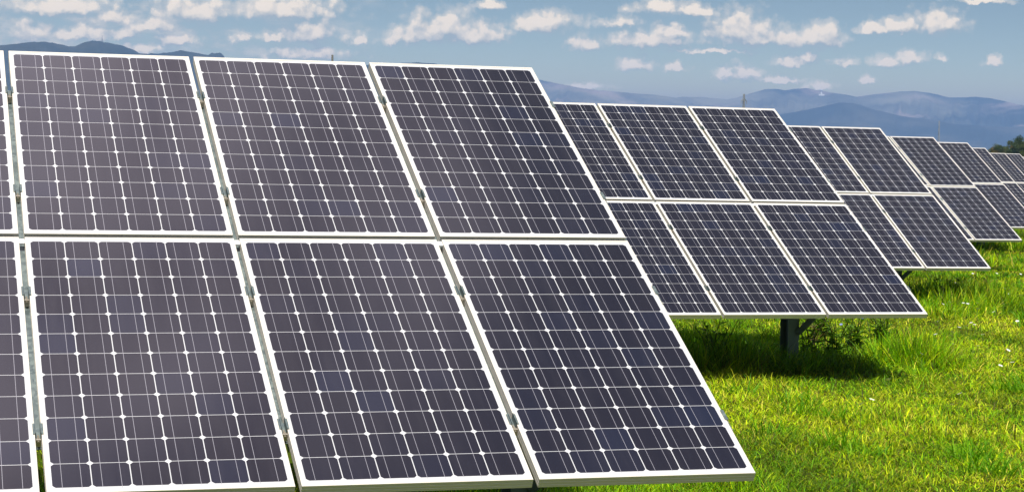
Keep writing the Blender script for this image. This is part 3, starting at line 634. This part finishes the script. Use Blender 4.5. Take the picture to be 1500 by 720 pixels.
# ------------------------------------------------------------------ trees behind the last arrays
def tree(x, y, H, W, seed, label, warm=0.0, nclump=85, per=190):
    rng = np.random.RandomState(seed)
    root = bpy.data.objects.new('tree', None); C.objects.link(root); root.location = (x, y, 0); tag(root, label, 'tree', 'trees beyond the arrays')
    bm = bmesh.new(); th = H * .42; lean = rng.normal(0, .03) * H
    tube(bm, (0, 0, -.1), (lean * .5, 0, th), H * .035, H * .022, n=9)
    for i in range(9):
        a = i * 2.4; z0 = th * rng.uniform(.55, 1.0); L = W * rng.uniform(.25, .42)
        p0 = Vector((lean * .5 * z0 / th, 0, z0)); p1 = p0 + Vector((math.cos(a) * L, math.sin(a) * L, H * rng.uniform(.14, .38))); tube(bm, p0, p1, H * .013, H * .005, n=6)
        p2 = p1 + Vector((math.cos(a + .6) * L * .5, math.sin(a + .6) * L * .5, H * .10)); tube(bm, p1, p2, H * .005, H * .002, n=5)
    link('trunk', mesh('trunk', bm, M_BARK), root)
    # leaf clumps scattered through an uneven crown
    Vs = []; cols = []
    cc = []
    while len(cc) < nclump:
        p = rng.uniform(-1, 1, 3); r = np.linalg.norm(p)
        if r < 1 and r > .25: cc.append(p)
    for p in cc:
        c = np.array([p[0] * W / 2 * .82 + lean, p[1] * W / 2 * .82, H * .62 + p[2] * H * .33]); cr = W * rng.uniform(.10, .20)
        base = np.array((0.045, 0.075, 0.016)) if rng.rand() < .55 else np.array((0.085, 0.11, 0.020))
        if rng.rand() < warm: base = np.array((0.20, 0.13, 0.03))
        q = rng.normal(0, 1, (per, 3)); q /= np.linalg.norm(q, axis=1)[:, None]; q = c + q * cr * rng.uniform(.45, 1.1, per)[:, None] * np.array((1, 1, .8))
        sz = H * .022 * rng.uniform(.6, 1.3, per)
        for k_ in range(3):
            d = rng.normal(0, 1, (per, 3)); Vs.append(q + d / np.linalg.norm(d, axis=1)[:, None] * sz[:, None])
        cols.append(np.repeat(base[None] * rng.uniform(.75, 1.25, per)[:, None], 1, 0))
    tri = [np.stack(Vs[i:i + 3], 1).reshape(-1, 3) for i in range(0, len(Vs), 3)]
    V = np.concatenate(tri); cl = np.repeat(np.concatenate(cols), 3, axis=0); F = np.arange(len(V)).reshape(-1, 3)
    link('crown', big_mesh('crown', [(V, F, cl)], M_LEAF), root)
def polar(az, r): return r * math.sin(R_(az)), r * math.cos(R_(az))
D = 420
for az, top, W, seed, lab, warm in (
    (30.86, 0.50, 4.2, 1, 'small rounded tree with an orange autumn patch, left of the taller one', .16),
    (31.12, 0.47, 3.2, 2, 'low dark bushy tree squeezed between the small and the tall one', .05),
    (31.40, 0.745, 5.2, 3, 'tall dark green tree, highest crown above the far arrays', .02),
    (31.88, 0.72, 5.4, 4, 'broad dark tree cut off by the right picture edge', .04),
    (32.5, 0.60, 5.0, 5, None, .05), (33.1, .7, 5.6, 6, None, .03)):
    if lab is None: lab = {5: 'tree outside the right picture edge, rounded low crown', 6: 'farthest right tree, broad high crown'}[seed]
    x, y = polar(az, D + seed * 4 % 11); tree(x, y, (D * math.tan(R_(top)) + CAMH) * 1.04, W, seed, lab, warm)

# ------------------------------------------------------------------ pylons, mast, observatory, pole
def pylon(x, y, H, label, yaw, arms=((.62, .10), (.76, .085), (.90, .065))):
    root = bpy.data.objects.new('electricity_pylon', None); C.objects.link(root); root.matrix_world = Matrix.Translation((x, y, 0)) @ Matrix.Rotation(yaw, 4, 'Z'); tag(root, label, 'pylon', 'lattice pylons in the plain')
    bm = bmesh.new(); n = 12; t = H * .0052
    def half(z): return H * (.075 - .058 * min(1, z / (H * .6))) if z < H * .6 else H * (.017 - .010 * (z - H * .6) / (H * .4))
    zs = [H * i / n for i in range(n + 1)]
    for z0, z1 in zip(zs, zs[1:]):
        a, b = half(z0), half(z1); c0 = [Vector((sx * a, sy * a, z0)) for sx, sy in ((-1, -1), (1, -1), (1, 1), (-1, 1))]; c1 = [Vector((sx * b, sy * b, z1)) for sx, sy in ((-1, -1), (1, -1), (1, 1), (-1, 1))]
        for i in range(4):
            bar(bm, c0[i], c1[i], t * 1.5, t * 1.5, (1, .3, .1)); bar(bm, c0[i], c1[(i + 1) % 4], t, t, (1, .3, .1)); bar(bm, c0[(i + 1) % 4], c1[i], t, t, (1, .3, .1)); bar(bm, c1[i], c1[(i + 1) % 4], t, t, (.1, .3, 1))
    link('lattice_tower', mesh('lattice_tower', bm, M_STEEL), root)
    for f, l in arms:
        bm = bmesh.new()
        for s in (-1, 1):
            tip = Vector((s * H * l, 0, H * f)); h = half(H * f)
            for sy in (-1, 1): bar(bm, (s * h, sy * h, H * f), tip, t, t, (.1, .2, 1)); bar(bm, (s * h, sy * h, H * (f + .035)), tip, t, t, (.1, .2, 1))
            tube(bm, tip, tip - Vector((0, 0, H * .045)), t * .9, n=6)
        link('crossarm', mesh('crossarm', bm, M_STEEL), root)
x, y = polar(23.89, 1500); pylon(x, y, 1500 * math.tan(R_(1.81)) + CAMH, 'lattice pylon rising just behind the second array against the mountains', .5)
x, y = polar(29.30, 2500); pylon(x, y, 2500 * math.tan(R_(1.16)) + CAMH, 'lattice pylon in front of the mountain, left of the far trees', .9)
def ridge_point(az, r, el): x, y = polar(az, r); return x, y, r * math.tan(R_(el)) + CAMH
x, y, z = ridge_point(5.86, 4985, 2.86); r = bpy.data.objects.new('radio_mast', None); C.objects.link(r); r.location = (x, y, z - 4); tag(r, 'thin radio mast on the summit of the left mountain', 'mast')
bm = bmesh.new(); tube(bm, (0, 0, 0), (0, 0, 12), 1.5, 1.1, n=8); tube(bm, (0, 0, 12), (0, 0, 20), .6, .35, n=8); link('mast_pole', mesh('mast_pole', bm, M_STEEL), r)
bm = bmesh.new(); box(bm, (-2.5, -2, 0), (2.5, 2, 5.5)); link('equipment_hut', mesh('equipment_hut', bm, M_STEEL), r)
x, y, z = ridge_point(26.04, 9250, 1.83); r = bpy.data.objects.new('summit_tower', None); C.objects.link(r); r.location = (x, y, z - 4); tag(r, 'small white tower with a wide head on the right mountain ridge', 'tower')
bm = bmesh.new(); tube(bm, (0, 0, 0), (0, 0, 22), 4.2, 3.4, n=14); link('tower_shaft', mesh('tower_shaft', bm, M_WHITE), r)
bm = bmesh.new(); tube(bm, (0, 0, 22), (0, 0, 25), 5, 7.5, n=16); tube(bm, (0, 0, 25), (0, 0, 29), 7.5, 7.0, n=16); link('tower_head', mesh('tower_head', bm, M_WHITE), r)
bm = bmesh.new(); box(bm, (-13, -5, 0), (13, 5, 7)); link('annex', mesh('annex', bm, M_WHITE), r)
x, y = polar(12.245, 150); h = 150 * math.tan(R_(2.67)) + CAMH; r = bpy.data.objects.new('utility_pole', None); C.objects.link(r); r.location = (x, y, 0); tag(r, 'grey pole top peeking over the upper edge of the nearest array', 'pole')
bm = bmesh.new(); tube(bm, (0, 0, -.2), (0, 0, h), .13, .075, n=10); link('pole_shaft', mesh('pole_shaft', bm, M_POLE), r)
bm = bmesh.new(); tube(bm, (0, 0, h + .001), (0, 0, h + .05), .085, .06, n=10); link('pole_cap', mesh('pole_cap', bm, M_STEEL), r)
